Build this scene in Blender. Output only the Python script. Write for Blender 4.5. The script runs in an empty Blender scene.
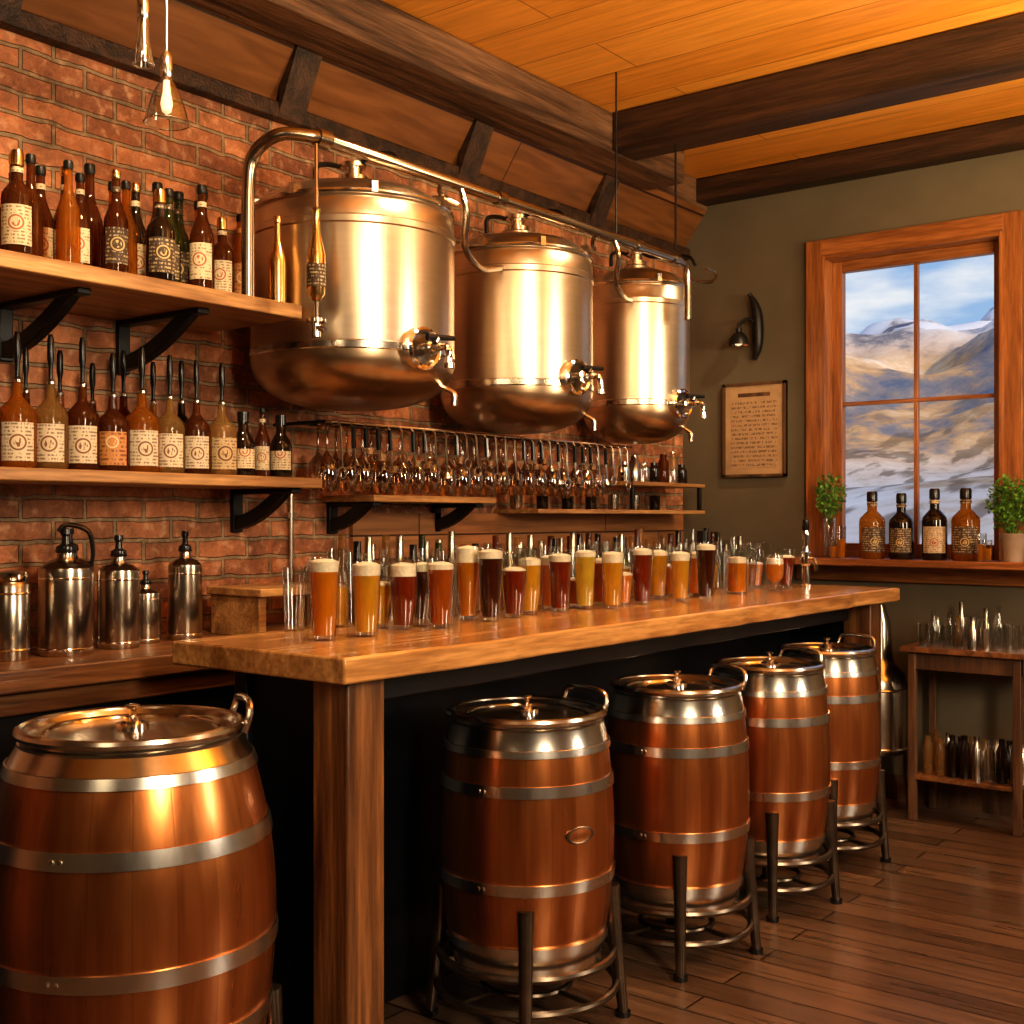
import bpy, math, random
from mathutils import Vector, Matrix, noise
random.seed(7)
S=bpy.context.scene
COL=S.collection
PI=math.pi
# ---------------------------------------------------------------- materials
def newmat(name):
    m=bpy.data.materials.new(name); m.use_nodes=True
    nt=m.node_tree; b=nt.nodes['Principled BSDF']
    return m,nt,b
def nd(nt,t,**kw):
    n=nt.nodes.new(t)
    for k,v in kw.items(): setattr(n,k,v)
    return n
def c4(c): return (c[0],c[1],c[2],1)
def ramp(nt,stops):
    r=nt.nodes.new('ShaderNodeValToRGB'); e=r.color_ramp.elements
    while len(e)<len(stops): e.new(0.5)
    for i,(p,c) in enumerate(stops):
        e[i].position=p; e[i].color=c4(c)
    return r
def coords(nt,scale=(1,1,1),rot=(0,0,0)):
    tc=nd(nt,'ShaderNodeTexCoord'); mp=nd(nt,'ShaderNodeMapping')
    mp.inputs['Scale'].default_value=scale; mp.inputs['Rotation'].default_value=rot
    nt.links.new(tc.outputs['Object'],mp.inputs['Vector'])
    return mp.outputs['Vector']
def mth(nt,op,a,b=None,c=None):
    n=nd(nt,'ShaderNodeMath',operation=op)
    for i,v in enumerate((a,b,c)):
        if v is None: continue
        if isinstance(v,(int,float)): n.inputs[i].default_value=v
        else: nt.links.new(v,n.inputs[i])
    return n.outputs[0]
def bump(nt,b,h,strength=.3,dist=.01):
    bn=nd(nt,'ShaderNodeBump'); bn.inputs['Strength'].default_value=strength; bn.inputs['Distance'].default_value=dist
    nt.links.new(h,bn.inputs['Height']); nt.links.new(bn.outputs['Normal'],b.inputs['Normal']); return bn
def plain(name,c,metal=0,rough=.5,var=.15,nscale=12,bmp=0,coat=0):
    m,nt,b=newmat(name)
    n=nd(nt,'ShaderNodeTexNoise'); n.inputs['Scale'].default_value=nscale; n.inputs['Detail'].default_value=5
    nt.links.new(coords(nt),n.inputs['Vector'])
    r=ramp(nt,[(.3,[x*(1-var) for x in c]),(.7,[min(1,x*(1+var)) for x in c])])
    nt.links.new(n.outputs['Fac'],r.inputs['Fac']); nt.links.new(r.outputs['Color'],b.inputs['Base Color'])
    b.inputs['Metallic'].default_value=metal; b.inputs['Roughness'].default_value=rough
    b.inputs['Coat Weight'].default_value=coat
    if bmp: bump(nt,b,n.outputs['Fac'],bmp,.01)
    return m
def brushed(name,c,rough=.25,sc=(3,3,60),amt=.06):
    m,nt,b=newmat(name)
    n=nd(nt,'ShaderNodeTexNoise'); n.inputs['Scale'].default_value=6; n.inputs['Detail'].default_value=6
    nt.links.new(coords(nt,sc),n.inputs['Vector'])
    r=ramp(nt,[(.3,[x*(1-amt) for x in c]),(.7,c)])
    nt.links.new(n.outputs['Fac'],r.inputs['Fac']); nt.links.new(r.outputs['Color'],b.inputs['Base Color'])
    b.inputs['Metallic'].default_value=1
    mr=nd(nt,'ShaderNodeMapRange'); mr.inputs['To Min'].default_value=rough*.88; mr.inputs['To Max'].default_value=rough*1.12
    nt.links.new(n.outputs['Fac'],mr.inputs['Value']); nt.links.new(mr.outputs['Result'],b.inputs['Roughness'])
    return m
def wood(name,c1,c2,axis='Y',scale=1.0,rough=.45,bmp=.25,coat=0,knots=True):
    m,nt,b=newmat(name)
    s={'X':(.12,1.6,1.6),'Y':(1.6,.12,1.6),'Z':(1.6,1.6,.12)}[axis]
    v=coords(nt,tuple(a*scale for a in s))
    n=nd(nt,'ShaderNodeTexNoise'); n.inputs['Scale'].default_value=7; n.inputs['Detail'].default_value=8; n.inputs['Distortion'].default_value=1.3
    nt.links.new(v,n.inputs['Vector'])
    mid=[(a+bb)/2 for a,bb in zip(c1,c2)]
    r=ramp(nt,[(.32,c1),(.5,mid),(.62,c2),(.8,[x*1.1 for x in c2])])
    nt.links.new(n.outputs['Fac'],r.inputs['Fac'])
    n2=nd(nt,'ShaderNodeTexNoise'); n2.inputs['Scale'].default_value=60; n2.inputs['Detail'].default_value=4
    nt.links.new(v,n2.inputs['Vector'])
    mx=nd(nt,'ShaderNodeMix'); mx.data_type='RGBA'; mx.blend_type='MULTIPLY'; mx.inputs[0].default_value=.55
    r2=ramp(nt,[(.35,(.45,.4,.36)),(.6,(1,1,1))])
    nt.links.new(n2.outputs['Fac'],r2.inputs['Fac'])
    nt.links.new(r.outputs['Color'],mx.inputs[6]); nt.links.new(r2.outputs['Color'],mx.inputs[7])
    nt.links.new(mx.outputs[2],b.inputs['Base Color'])
    b.inputs['Roughness'].default_value=rough; b.inputs['Coat Weight'].default_value=coat; b.inputs['Coat Roughness'].default_value=.2
    if bmp: bump(nt,b,n2.outputs['Fac'],bmp,.006)
    return m
def planks(name,c1,c2,cm,L,W,swap=False,rough=.4,plane='XY',msize=.004,bmp=.5,lo=(.5,.46,.42)):
    m,nt,b=newmat(name)
    tc=nd(nt,'ShaderNodeTexCoord'); sp=nd(nt,'ShaderNodeSeparateXYZ'); cb=nd(nt,'ShaderNodeCombineXYZ')
    nt.links.new(tc.outputs['Object'],sp.inputs[0])
    a,bb=plane[0],plane[1]
    nt.links.new(sp.outputs[a],cb.inputs['X']); nt.links.new(sp.outputs[bb],cb.inputs['Y'])
    br=nd(nt,'ShaderNodeTexBrick'); br.offset=.37; br.offset_frequency=2
    br.inputs['Scale'].default_value=1; br.inputs['Brick Width'].default_value=L; br.inputs['Row Height'].default_value=W
    br.inputs['Mortar Size'].default_value=msize; br.inputs['Mortar Smooth'].default_value=.3; br.inputs['Bias'].default_value=0
    br.inputs['Color1'].default_value=c4(c1); br.inputs['Color2'].default_value=c4(c2); br.inputs['Mortar'].default_value=c4(cm)
    nt.links.new(cb.outputs[0],br.inputs['Vector'])
    mp=nd(nt,'ShaderNodeMapping'); mp.inputs['Scale'].default_value=(.5,7,1)
    nt.links.new(cb.outputs[0],mp.inputs['Vector'])
    n=nd(nt,'ShaderNodeTexNoise'); n.inputs['Scale'].default_value=5; n.inputs['Detail'].default_value=8; n.inputs['Distortion'].default_value=.8
    nt.links.new(mp.outputs[0],n.inputs['Vector'])
    r=ramp(nt,[(.3,lo),(.7,(1.15,1.12,1.1))])
    nt.links.new(n.outputs['Fac'],r.inputs['Fac'])
    mx=nd(nt,'ShaderNodeMix'); mx.data_type='RGBA'; mx.blend_type='MULTIPLY'; mx.inputs[0].default_value=.8
    nt.links.new(br.outputs['Color'],mx.inputs[6]); nt.links.new(r.outputs['Color'],mx.inputs[7])
    nt.links.new(mx.outputs[2],b.inputs['Base Color'])
    mr=nd(nt,'ShaderNodeMapRange'); mr.inputs['To Min'].default_value=rough*.75; mr.inputs['To Max'].default_value=rough*1.4
    nt.links.new(n.outputs['Fac'],mr.inputs['Value']); nt.links.new(mr.outputs['Result'],b.inputs['Roughness'])
    h=mth(nt,'MULTIPLY_ADD',n.outputs['Fac'],.25,mth(nt,'SUBTRACT',1,br.outputs['Fac']))
    bump(nt,b,h,bmp,.006)
    return m
def brickmat(name):
    m,nt,b=newmat(name)
    tc=nd(nt,'ShaderNodeTexCoord'); sp=nd(nt,'ShaderNodeSeparateXYZ'); cb=nd(nt,'ShaderNodeCombineXYZ')
    nt.links.new(tc.outputs['Object'],sp.inputs[0])
    nw=nd(nt,'ShaderNodeTexNoise'); nw.inputs['Scale'].default_value=9; nw.inputs['Detail'].default_value=3
    nt.links.new(tc.outputs['Object'],nw.inputs['Vector'])
    nt.links.new(sp.outputs['Y'],cb.inputs['X']); nt.links.new(mth(nt,'MULTIPLY_ADD',nw.outputs['Fac'],.024,sp.outputs['Z']),cb.inputs['Y'])
    br=nd(nt,'ShaderNodeTexBrick')
    br.inputs['Scale'].default_value=1; br.inputs['Brick Width'].default_value=.215; br.inputs['Row Height'].default_value=.067
    br.inputs['Mortar Size'].default_value=.008; br.inputs['Mortar Smooth'].default_value=.35; br.inputs['Bias'].default_value=-.1
    br.inputs['Color1'].default_value=(.54,.23,.11,1); br.inputs['Color2'].default_value=(.22,.085,.045,1); br.inputs['Mortar'].default_value=(.3,.215,.135,1)
    nt.links.new(cb.outputs[0],br.inputs['Vector'])
    n=nd(nt,'ShaderNodeTexNoise'); n.inputs['Scale'].default_value=7; n.inputs['Detail'].default_value=10; n.inputs['Roughness'].default_value=.78
    nt.links.new(tc.outputs['Object'],n.inputs['Vector'])
    r=ramp(nt,[(.3,(.26,.24,.22)),(.5,(.92,.88,.8)),(.7,(1.65,1.55,1.4))])
    nt.links.new(n.outputs['Fac'],r.inputs['Fac'])
    mx=nd(nt,'ShaderNodeMix'); mx.data_type='RGBA'; mx.blend_type='MULTIPLY'; mx.inputs[0].default_value=.95
    nt.links.new(br.outputs['Color'],mx.inputs[6]); nt.links.new(r.outputs['Color'],mx.inputs[7])
    n3=nd(nt,'ShaderNodeTexNoise'); n3.inputs['Scale'].default_value=28; n3.inputs['Detail'].default_value=6
    nt.links.new(tc.outputs['Object'],n3.inputs['Vector'])
    r3=ramp(nt,[(.55,(0,0,0)),(.7,(.6,.6,.6))])
    nt.links.new(n3.outputs['Fac'],r3.inputs['Fac'])
    m3=nd(nt,'ShaderNodeMix'); m3.data_type='RGBA'; m3.inputs[7].default_value=(.58,.37,.22,1)
    nt.links.new(r3.outputs['Color'],m3.inputs[0]); nt.links.new(mx.outputs[2],m3.inputs[6])
    nt.links.new(m3.outputs[2],b.inputs['Base Color'])
    b.inputs['Roughness'].default_value=.68
    h=mth(nt,'MULTIPLY_ADD',n3.outputs['Fac'],.8,mth(nt,'SUBTRACT',1,br.outputs['Fac']))
    bump(nt,b,h,1.0,.016)
    return m
def stave(name,c1,c2,n=22):
    m,nt,b=newmat(name)
    tc=nd(nt,'ShaderNodeTexCoord'); sp=nd(nt,'ShaderNodeSeparateXYZ')
    nt.links.new(tc.outputs['Object'],sp.inputs[0])
    at=mth(nt,'MULTIPLY',mth(nt,'ARCTAN2',sp.outputs['Y'],sp.outputs['X']),n/(2*PI))
    wn=nd(nt,'ShaderNodeTexWhiteNoise'); wn.noise_dimensions='1D'; nt.links.new(mth(nt,'FLOOR',at),wn.inputs['W'])
    pp=mth(nt,'PINGPONG',mth(nt,'FRACT',at),.5)
    gr=ramp(nt,[(0,(.82,.8,.78)),(.03,(1,1,1))]); nt.links.new(pp,gr.inputs['Fac'])
    mp=nd(nt,'ShaderNodeMapping'); mp.inputs['Scale'].default_value=(7,7,.5); nt.links.new(tc.outputs['Object'],mp.inputs['Vector'])
    no=nd(nt,'ShaderNodeTexNoise'); no.inputs['Scale'].default_value=4; no.inputs['Detail'].default_value=5; no.inputs['Roughness'].default_value=.45; no.inputs['Distortion'].default_value=.3
    nt.links.new(mp.outputs[0],no.inputs['Vector'])
    av=mth(nt,'MULTIPLY_ADD',wn.outputs['Value'],.2,mth(nt,'MULTIPLY',no.outputs['Fac'],.8))
    r=ramp(nt,[(.2,c1),(.8,c2)]); nt.links.new(av,r.inputs['Fac'])
    mx=nd(nt,'ShaderNodeMix'); mx.data_type='RGBA'; mx.blend_type='MULTIPLY'; mx.inputs[0].default_value=1
    nt.links.new(r.outputs['Color'],mx.inputs[6]); nt.links.new(gr.outputs['Color'],mx.inputs[7])
    nt.links.new(mx.outputs[2],b.inputs['Base Color'])
    b.inputs['Metallic'].default_value=.92
    mr=nd(nt,'ShaderNodeMapRange'); mr.inputs['To Min'].default_value=.25; mr.inputs['To Max'].default_value=.33
    nt.links.new(no.outputs['Fac'],mr.inputs['Value']); nt.links.new(mr.outputs[0],b.inputs['Roughness'])
    b.inputs['Coat Weight'].default_value=.3; b.inputs['Coat Roughness'].default_value=.14
    bump(nt,b,gr.outputs['Color'],.12,.003)
    return m
def thinglass(name,tint=(.93,.95,.93),k=.75,base=.06,rough=.04):
    m,nt,b=newmat(name); nt.nodes.remove(b)
    out=[n for n in nt.nodes if n.type=='OUTPUT_MATERIAL'][0]
    tr=nd(nt,'ShaderNodeBsdfTransparent'); tr.inputs[0].default_value=c4(tint)
    gl=nd(nt,'ShaderNodeBsdfGlossy'); gl.inputs['Roughness'].default_value=rough
    lw=nd(nt,'ShaderNodeLayerWeight'); lw.inputs[0].default_value=.35
    ma=mth(nt,'MULTIPLY_ADD',lw.outputs['Facing'],k,base)
    mi=nd(nt,'ShaderNodeMixShader'); nt.links.new(ma,mi.inputs[0]); nt.links.new(tr.outputs[0],mi.inputs[1]); nt.links.new(gl.outputs[0],mi.inputs[2])
    nt.links.new(mi.outputs[0],out.inputs[0]); return m
def liquid(name,c,trans=.5,see=0.0,tint=None):
    m,nt,b=newmat(name)
    out=[n for n in nt.nodes if n.type=='OUTPUT_MATERIAL'][0]
    n=nd(nt,'ShaderNodeTexNoise'); n.inputs['Scale'].default_value=18
    nt.links.new(coords(nt,(1,1,.5)),n.inputs['Vector'])
    r=ramp(nt,[(.3,[x*.8 for x in c]),(.7,[min(1,x*1.15) for x in c])]); nt.links.new(n.outputs['Fac'],r.inputs['Fac'])
    nt.links.new(r.outputs['Color'],b.inputs['Base Color'])
    b.inputs['Roughness'].default_value=.07; b.inputs['Coat Weight'].default_value=.6; b.inputs['Coat Roughness'].default_value=.03
    tl=nd(nt,'ShaderNodeBsdfTranslucent'); nt.links.new(r.outputs['Color'],tl.inputs[0])
    mi=nd(nt,'ShaderNodeMixShader'); mi.inputs[0].default_value=trans
    nt.links.new(b.outputs[0],mi.inputs[1]); nt.links.new(tl.outputs[0],mi.inputs[2])
    last=mi
    if see>0:
        tr=nd(nt,'ShaderNodeBsdfTransparent'); tr.inputs[0].default_value=c4(tint or [min(1,x*2.2) for x in c])
        m2=nd(nt,'ShaderNodeMixShader'); m2.inputs[0].default_value=see
        nt.links.new(mi.outputs[0],m2.inputs[1]); nt.links.new(tr.outputs[0],m2.inputs[2]); last=m2
    nt.links.new(last.outputs[0],out.inputs[0]); return m
def labelmat(name,bg,ink,rows=90,zc=.08,er=.018,acc=(.5,.12,.04),ends=None):
    m,nt,b=newmat(name)
    tc=nd(nt,'ShaderNodeTexCoord'); sp=nd(nt,'ShaderNodeSeparateXYZ'); nt.links.new(tc.outputs['Object'],sp.inputs[0])
    gt=mth(nt,'GREATER_THAN',mth(nt,'FRACT',mth(nt,'MULTIPLY',sp.outputs['Z'],rows)),.5)
    n=nd(nt,'ShaderNodeTexNoise'); n.inputs['Scale'].default_value=150; n.inputs['Detail'].default_value=2
    nt.links.new(coords(nt,(1,1,.35)),n.inputs['Vector'])
    g2=mth(nt,'GREATER_THAN',n.outputs['Fac'],.5)
    txt=mth(nt,'MULTIPLY',mth(nt,'MULTIPLY',gt,g2),.75)
    col=nd(nt,'ShaderNodeMix'); col.data_type='RGBA'; col.inputs[6].default_value=c4(bg); col.inputs[7].default_value=c4(ink)
    last=col.outputs[2]
    if er>0:
        dz=mth(nt,'SUBTRACT',sp.outputs['Z'],zc)
        d=mth(nt,'SQRT',mth(nt,'ADD',mth(nt,'MULTIPLY',dz,dz),mth(nt,'MULTIPLY',sp.outputs['Y'],sp.outputs['Y'])))
        outside=mth(nt,'GREATER_THAN',d,er*1.15)
        txt=mth(nt,'MULTIPLY',txt,outside)
        ringf=mth(nt,'MULTIPLY',mth(nt,'LESS_THAN',d,er),mth(nt,'GREATER_THAN',d,er*.78))
        core=mth(nt,'MULTIPLY',mth(nt,'LESS_THAN',d,er*.55),g2)
        em=mth(nt,'MAXIMUM',ringf,core)
        m2=nd(nt,'ShaderNodeMix'); m2.data_type='RGBA'; m2.inputs[7].default_value=c4(acc)
        nt.links.new(em,m2.inputs[0]); nt.links.new(last,m2.inputs[6]); last=m2.outputs[2]
    nt.links.new(txt,col.inputs[0])
    nt.links.new(last,b.inputs['Base Color']); b.inputs['Roughness'].default_value=.6
    return m
def emis(name,c,s):
    m,nt,b=newmat(name); b.inputs['Base Color'].default_value=c4(c); b.inputs['Emission Color'].default_value=c4(c); b.inputs['Emission Strength'].default_value=s; return m

M_brick=brickmat('brick')
M_floor=planks('floor_planks',(.19,.12,.076),(.1,.063,.04),(.018,.011,.007),1.7,.12,rough=.28)
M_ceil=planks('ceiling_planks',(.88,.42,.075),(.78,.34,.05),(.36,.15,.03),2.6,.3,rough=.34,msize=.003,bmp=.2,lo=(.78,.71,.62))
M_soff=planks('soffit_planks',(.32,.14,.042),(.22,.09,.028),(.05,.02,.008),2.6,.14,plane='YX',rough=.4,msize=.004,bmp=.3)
M_plaster=plain('plaster',(.14,.115,.075),rough=.8,var=.12,nscale=3,bmp=.1)
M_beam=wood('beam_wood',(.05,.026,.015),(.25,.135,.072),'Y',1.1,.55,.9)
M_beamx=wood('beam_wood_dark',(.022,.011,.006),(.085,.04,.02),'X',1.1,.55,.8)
M_counter=wood('counter_wood',(.34,.15,.045),(.66,.37,.135),'Y',.9,.24,.12,coat=.4)
M_post=wood('post_wood',(.08,.032,.012),(.3,.135,.046),'Z',1.0,.38,.35)
M_shelf=wood('shelf_wood',(.28,.13,.045),(.58,.33,.13),'Y',1.1,.4,.25)
M_backw=wood('back_counter_wood',(.1,.042,.018),(.32,.145,.055),'Y',1,.34,.25)
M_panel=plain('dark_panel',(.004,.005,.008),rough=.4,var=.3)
M_casing=wood('window_wood',(.24,.085,.024),(.46,.18,.054),'Z',1.2,.35,.15,coat=.3)
M_casingx=wood('window_wood_h',(.24,.085,.024),(.46,.18,.054),'X',1.2,.35,.15,coat=.3)
M_table=wood('table_wood',(.07,.035,.018),(.19,.1,.05),'Z',1,.5,.2)
M_tank=brushed('tank_metal',(.66,.56,.44),.31,(1.5,1.5,14),.06)
M_tankb=brushed('tank_copper',(.55,.4,.26),.3,(1.5,1.5,12),.05)
M_steel=brushed('steel',(.74,.69,.62),.2)
M_bronze=brushed('pipe_steel',(.4,.34,.27),.24)
M_steeld=brushed('growler_steel',(.46,.4,.33),.23,(2,2,10))
M_chrome=plain('chrome',(.85,.82,.78),metal=1,rough=.1,var=.04)
M_hoop=brushed('hoop_steel',(.8,.77,.73),.24,(10,10,3),.08)
M_barrel=stave('barrel_copper_wood',(.36,.115,.036),(.7,.285,.095))
M_black=plain('black_iron',(.015,.013,.012),metal=.3,rough=.4)
M_leg=plain('leg_metal',(.16,.125,.095),metal=.9,rough=.28,var=.3)
M_blackp=plain('black_plastic',(.012,.011,.011),rough=.2)
M_glass=thinglass('clear_glass')
M_glassb=thinglass('bright_glass',(.93,.95,.93),.85,.14)
M_amberg=thinglass('amber_tint_glass',(.74,.58,.44),.85,.16)
M_winpane=thinglass('window_glass',(.97,.98,.98),.05,.0)
M_foam=plain('foam',(.85,.78,.64),rough=.9,var=.08,nscale=90,bmp=.3)
M_brown=liquid('brown_bottle',(.14,.042,.011),.4,.4,(.62,.28,.09))
M_dark=liquid('dark_bottle',(.022,.012,.007),.2,.15,(.25,.1,.04))
M_whisky=liquid('whisky_bottle',(.46,.17,.02),.45,.5,(.92,.52,.16))
M_green=liquid('green_bottle',(.05,.06,.015),.3,.35,(.35,.38,.12))
M_clearb=liquid('pale_bottle',(.4,.24,.09),.4,.55,(.9,.74,.48))
M_gold=brushed('gold',(.7,.46,.19),.24)
M_lab1=labelmat('label_cream',(.6,.49,.32),(.12,.06,.03),110,.085,.02,(.35,.1,.04))
M_lab2=labelmat('label_orange',(.52,.24,.08),(.1,.03,.02),80,.085,.018,(.7,.55,.34))
M_lab3=labelmat('label_dark',(.08,.05,.03),(.6,.48,.28),90,.085,.02,(.6,.45,.2))
M_lab4=labelmat('label_tan',(.46,.33,.18),(.08,.04,.02),100,.068,.024,(.12,.05,.02))
M_lab5=labelmat('label_white',(.62,.52,.38),(.1,.05,.03),100,.068,.022,(.2,.09,.04))
M_paper=labelmat('parchment',(.46,.3,.17),(.12,.06,.03),42,0,0)
M_leaf=plain('leaf',(.14,.32,.05),rough=.5,var=.5,nscale=40)
M_soil=plain('soil',(.03,.02,.012),rough=.9)
M_ceram=plain('ceramic',(.35,.27,.2),rough=.4)
M_bulb=emis('bulb_glow',(1,.75,.45),1.0)
L_amber=liquid('beer_amber',(.92,.37,.02),.5,.15,(1,.55,.12)); L_gold=liquid('beer_gold',(1,.55,.05),.5,.2,(1,.7,.18)); L_yel=liquid('beer_yellow',(1,.7,.1),.5,.2,(1,.82,.28))
L_red=liquid('beer_red',(.36,.055,.012),.5,.15,(.8,.16,.05)); L_dark=liquid('beer_dark',(.1,.022,.008),.4,.05); L_brn=liquid('beer_brown',(.6,.17,.014),.5,.15,(.95,.36,.08))

# ---------------------------------------------------------------- mesh builder
class MB:
    def __init__(s): s.v=[];s.f=[];s.mi=[];s.mats=[]
    def idx(s,m):
        if m not in s.mats: s.mats.append(m)
        return s.mats.index(m)
    def add(s,vs,fs,mat,M=None):
        o=len(s.v); k=s.idx(mat)
        for p in vs:
            p=Vector(p)
            if M is not None: p=M@p
            s.v.append(tuple(p))
        for f in fs: s.f.append(tuple(i+o for i in f)); s.mi.append(k)
    def lathe(s,prof,mat,seg=28,M=None,a0=0,a1=2*PI):
        full=abs(a1-a0-2*PI)<1e-6
        n=seg if full else seg+1
        vs=[];rings=[]
        for r,z in prof:
            if r<1e-6: rings.append([len(vs)]*n); vs.append((0,0,z))
            else:
                rg=[]
                for j in range(n):
                    a=a0+(a1-a0)*j/seg
                    rg.append(len(vs)); vs.append((r*math.cos(a),r*math.sin(a),z))
                rings.append(rg)
        fs=[];
        for i in range(len(prof)-1):
            A,B=rings[i],rings[i+1]
            for j in range(seg):
                j2=(j+1)%n
                q=[A[j],A[j2],B[j2],B[j]]
                u=[]
                for x in q:
                    if x not in u: u.append(x)
                if len(u)>=3: fs.append((tuple(u),i))
        if isinstance(mat,(list,tuple)):
            o=len(s.v)
            for p in vs:
                p=Vector(p)
                if M is not None: p=M@p
                s.v.append(tuple(p))
            for f,i in fs:
                s.f.append(tuple(k+o for k in f)); s.mi.append(s.idx(mat[i]))
        else: s.add(vs,[f for f,i in fs],mat,M)
    def box(s,x0,x1,y0,y1,z0,z1,mat,M=None):
        vs=[(x,y,z) for z in (z0,z1) for y in (y0,y1) for x in (x0,x1)]
        fs=[(0,2,3,1),(4,5,7,6),(0,1,5,4),(2,6,7,3),(0,4,6,2),(1,3,7,5)]
        s.add(vs,fs,mat,M)
    def prism(s,poly,z0,z1,mat,M=None):
        n=len(poly)
        vs=[(x,y,z0) for x,y in poly]+[(x,y,z1) for x,y in poly]
        fs=[tuple(range(n-1,-1,-1)),tuple(range(n,2*n))]+[(i,(i+1)%n,n+(i+1)%n,n+i) for i in range(n)]
        s.add(vs,fs,mat,M)
    def tube(s,pts,r,mat,seg=10,closed=False,cap=True,flat=1):
        pts=[Vector(p) for p in pts]; n=len(pts)
        rs=r if isinstance(r,(list,tuple)) else [r]*n
        vs=[];fs=[];prev=None
        for i,p in enumerate(pts):
            if closed: t=(pts[(i+1)%n]-pts[i-1]).normalized()
            else: t=(pts[min(i+1,n-1)]-pts[max(i-1,0)]).normalized()
            if prev is None:
                a=Vector((0,0,1)) if abs(t.z)<.9 else Vector((1,0,0))
                u=t.cross(a).normalized()
            else: u=(prev-t*prev.dot(t)).normalized()
            prev=u; w=t.cross(u)
            for j in range(seg):
                a=2*PI*j/seg; vs.append(p+(u*math.cos(a)*flat+w*math.sin(a))*rs[i])
        m=n if closed else n-1
        for i in range(m):
            i2=(i+1)%n
            for j in range(seg):
                j2=(j+1)%seg
                fs.append((i*seg+j,i*seg+j2,i2*seg+j2,i2*seg+j))
        if not closed and cap:
            fs.append(tuple(range(seg-1,-1,-1))); fs.append(tuple((n-1)*seg+j for j in range(seg)))
        s.add(vs,fs,mat)
    def ring(s,R,z,r,mat,seg=40,c=(0,0)):
        s.tube([(c[0]+R*math.cos(2*PI*i/seg),c[1]+R*math.sin(2*PI*i/seg),z) for i in range(seg)],r,mat,8,True)
    def mesh(s,name,angle=35):
        me=bpy.data.meshes.new(name); me.from_pydata(s.v,[],s.f); me.update()
        for m in s.mats: me.materials.append(m)
        me.polygons.foreach_set('material_index',s.mi)
        me.polygons.foreach_set('use_smooth',[True]*len(s.f))
        try: me.set_sharp_from_angle(angle=math.radians(angle))
        except Exception: pass
        return me
    def obj(s,name,loc=(0,0,0),rz=0,bevel=0,angle=35):
        return place(s.mesh(name,angle),name,loc,rz,bevel)
def place(me,name,loc,rz=0,bevel=0,sc=1):
    o=bpy.data.objects.new(name,me); o.location=loc; o.rotation_euler=(0,0,rz); o.scale=(sc,sc,sc)
    COL.objects.link(o)
    if bevel:
        b=o.modifiers.new('bevel','BEVEL'); b.width=bevel; b.segments=2; b.limit_method='ANGLE'; b.angle_limit=math.radians(40)
    return o
def smoothpts(pts,n=6):
    P=[Vector(p) for p in pts]; P=[P[0]*2-P[1]]+P+[P[-1]*2-P[-2]]
    out=[]
    for i in range(1,len(P)-2):
        for k in range(n):
            t=k/n; a,b,c,d=P[i-1],P[i],P[i+1],P[i+2]
            out.append(.5*((2*b)+(c-a)*t+(2*a-5*b+4*c-d)*t*t+(3*b-3*c+d-a)*t**3))
    out.append(P[-2]); return out

# ---------------------------------------------------------------- room shell
WX=-3.35; WY=5.9; CZ=3.25; RX=2.6; RY=-2.2
b=MB(); b.box(WX-.2,RX+.2,RY-.2,WY+.25,-.1,0,M_floor); b.obj('floor')
b=MB(); b.box(WX-.2,RX+.2,RY-.2,WY+.25,CZ,CZ+.1,M_ceil); b.obj('ceiling')
b=MB(); b.box(WX-.2,WX,RY-.2,WY+.25,0,CZ,M_brick); b.obj('wall_left')
b=MB(); b.box(RX,RX+.2,RY-.2,WY+.25,0,CZ,M_plaster); b.obj('wall_right')
b=MB(); b.box(WX,RX,RY-.2,RY,0,CZ,M_plaster); b.obj('wall_front')
ox0,ox1,oz0,oz1=-2.52,-1.62,1.2,2.75
b=MB(); b.box(WX,ox0,WY,WY+.25,0,CZ,M_plaster); b.box(ox1,RX,WY,WY+.25,0,CZ,M_plaster)
b.box(ox0,ox1,WY,WY+.25,0,oz0,M_plaster); b.box(ox0,ox1,WY,WY+.25,oz1,CZ,M_plaster); b.obj('wall_back')
b=MB()
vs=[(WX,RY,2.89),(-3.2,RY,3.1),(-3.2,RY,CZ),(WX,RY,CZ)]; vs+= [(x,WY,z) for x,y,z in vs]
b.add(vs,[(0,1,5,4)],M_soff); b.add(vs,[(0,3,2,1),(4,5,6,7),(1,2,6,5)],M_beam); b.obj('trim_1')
b=MB(); b.box(WX,WX+.05,RY,WY,2.84,2.9,M_beamx)
b.obj('trim_2',bevel=.006)
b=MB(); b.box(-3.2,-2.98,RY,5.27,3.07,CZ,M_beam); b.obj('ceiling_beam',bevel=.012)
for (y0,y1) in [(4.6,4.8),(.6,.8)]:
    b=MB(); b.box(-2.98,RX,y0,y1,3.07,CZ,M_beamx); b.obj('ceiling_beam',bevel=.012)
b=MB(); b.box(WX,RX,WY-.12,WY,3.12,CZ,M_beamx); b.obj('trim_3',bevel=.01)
for y in [1.78,2.9,3.9,4.9]:
    b=MB()
    vs=[(WX+.05,y,2.86),(-3.2,y,3.08),(-3.2,y,3.12),(WX+.05,y,2.97)]; vs+=[(x,y+.12,z) for x,_,z in vs]
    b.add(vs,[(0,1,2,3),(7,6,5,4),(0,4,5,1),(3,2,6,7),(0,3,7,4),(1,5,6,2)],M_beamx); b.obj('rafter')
b=MB(); b.box(WX,RX,WY-.025,WY,0,.12,M_table); b.obj('baseboard_back')
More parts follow.
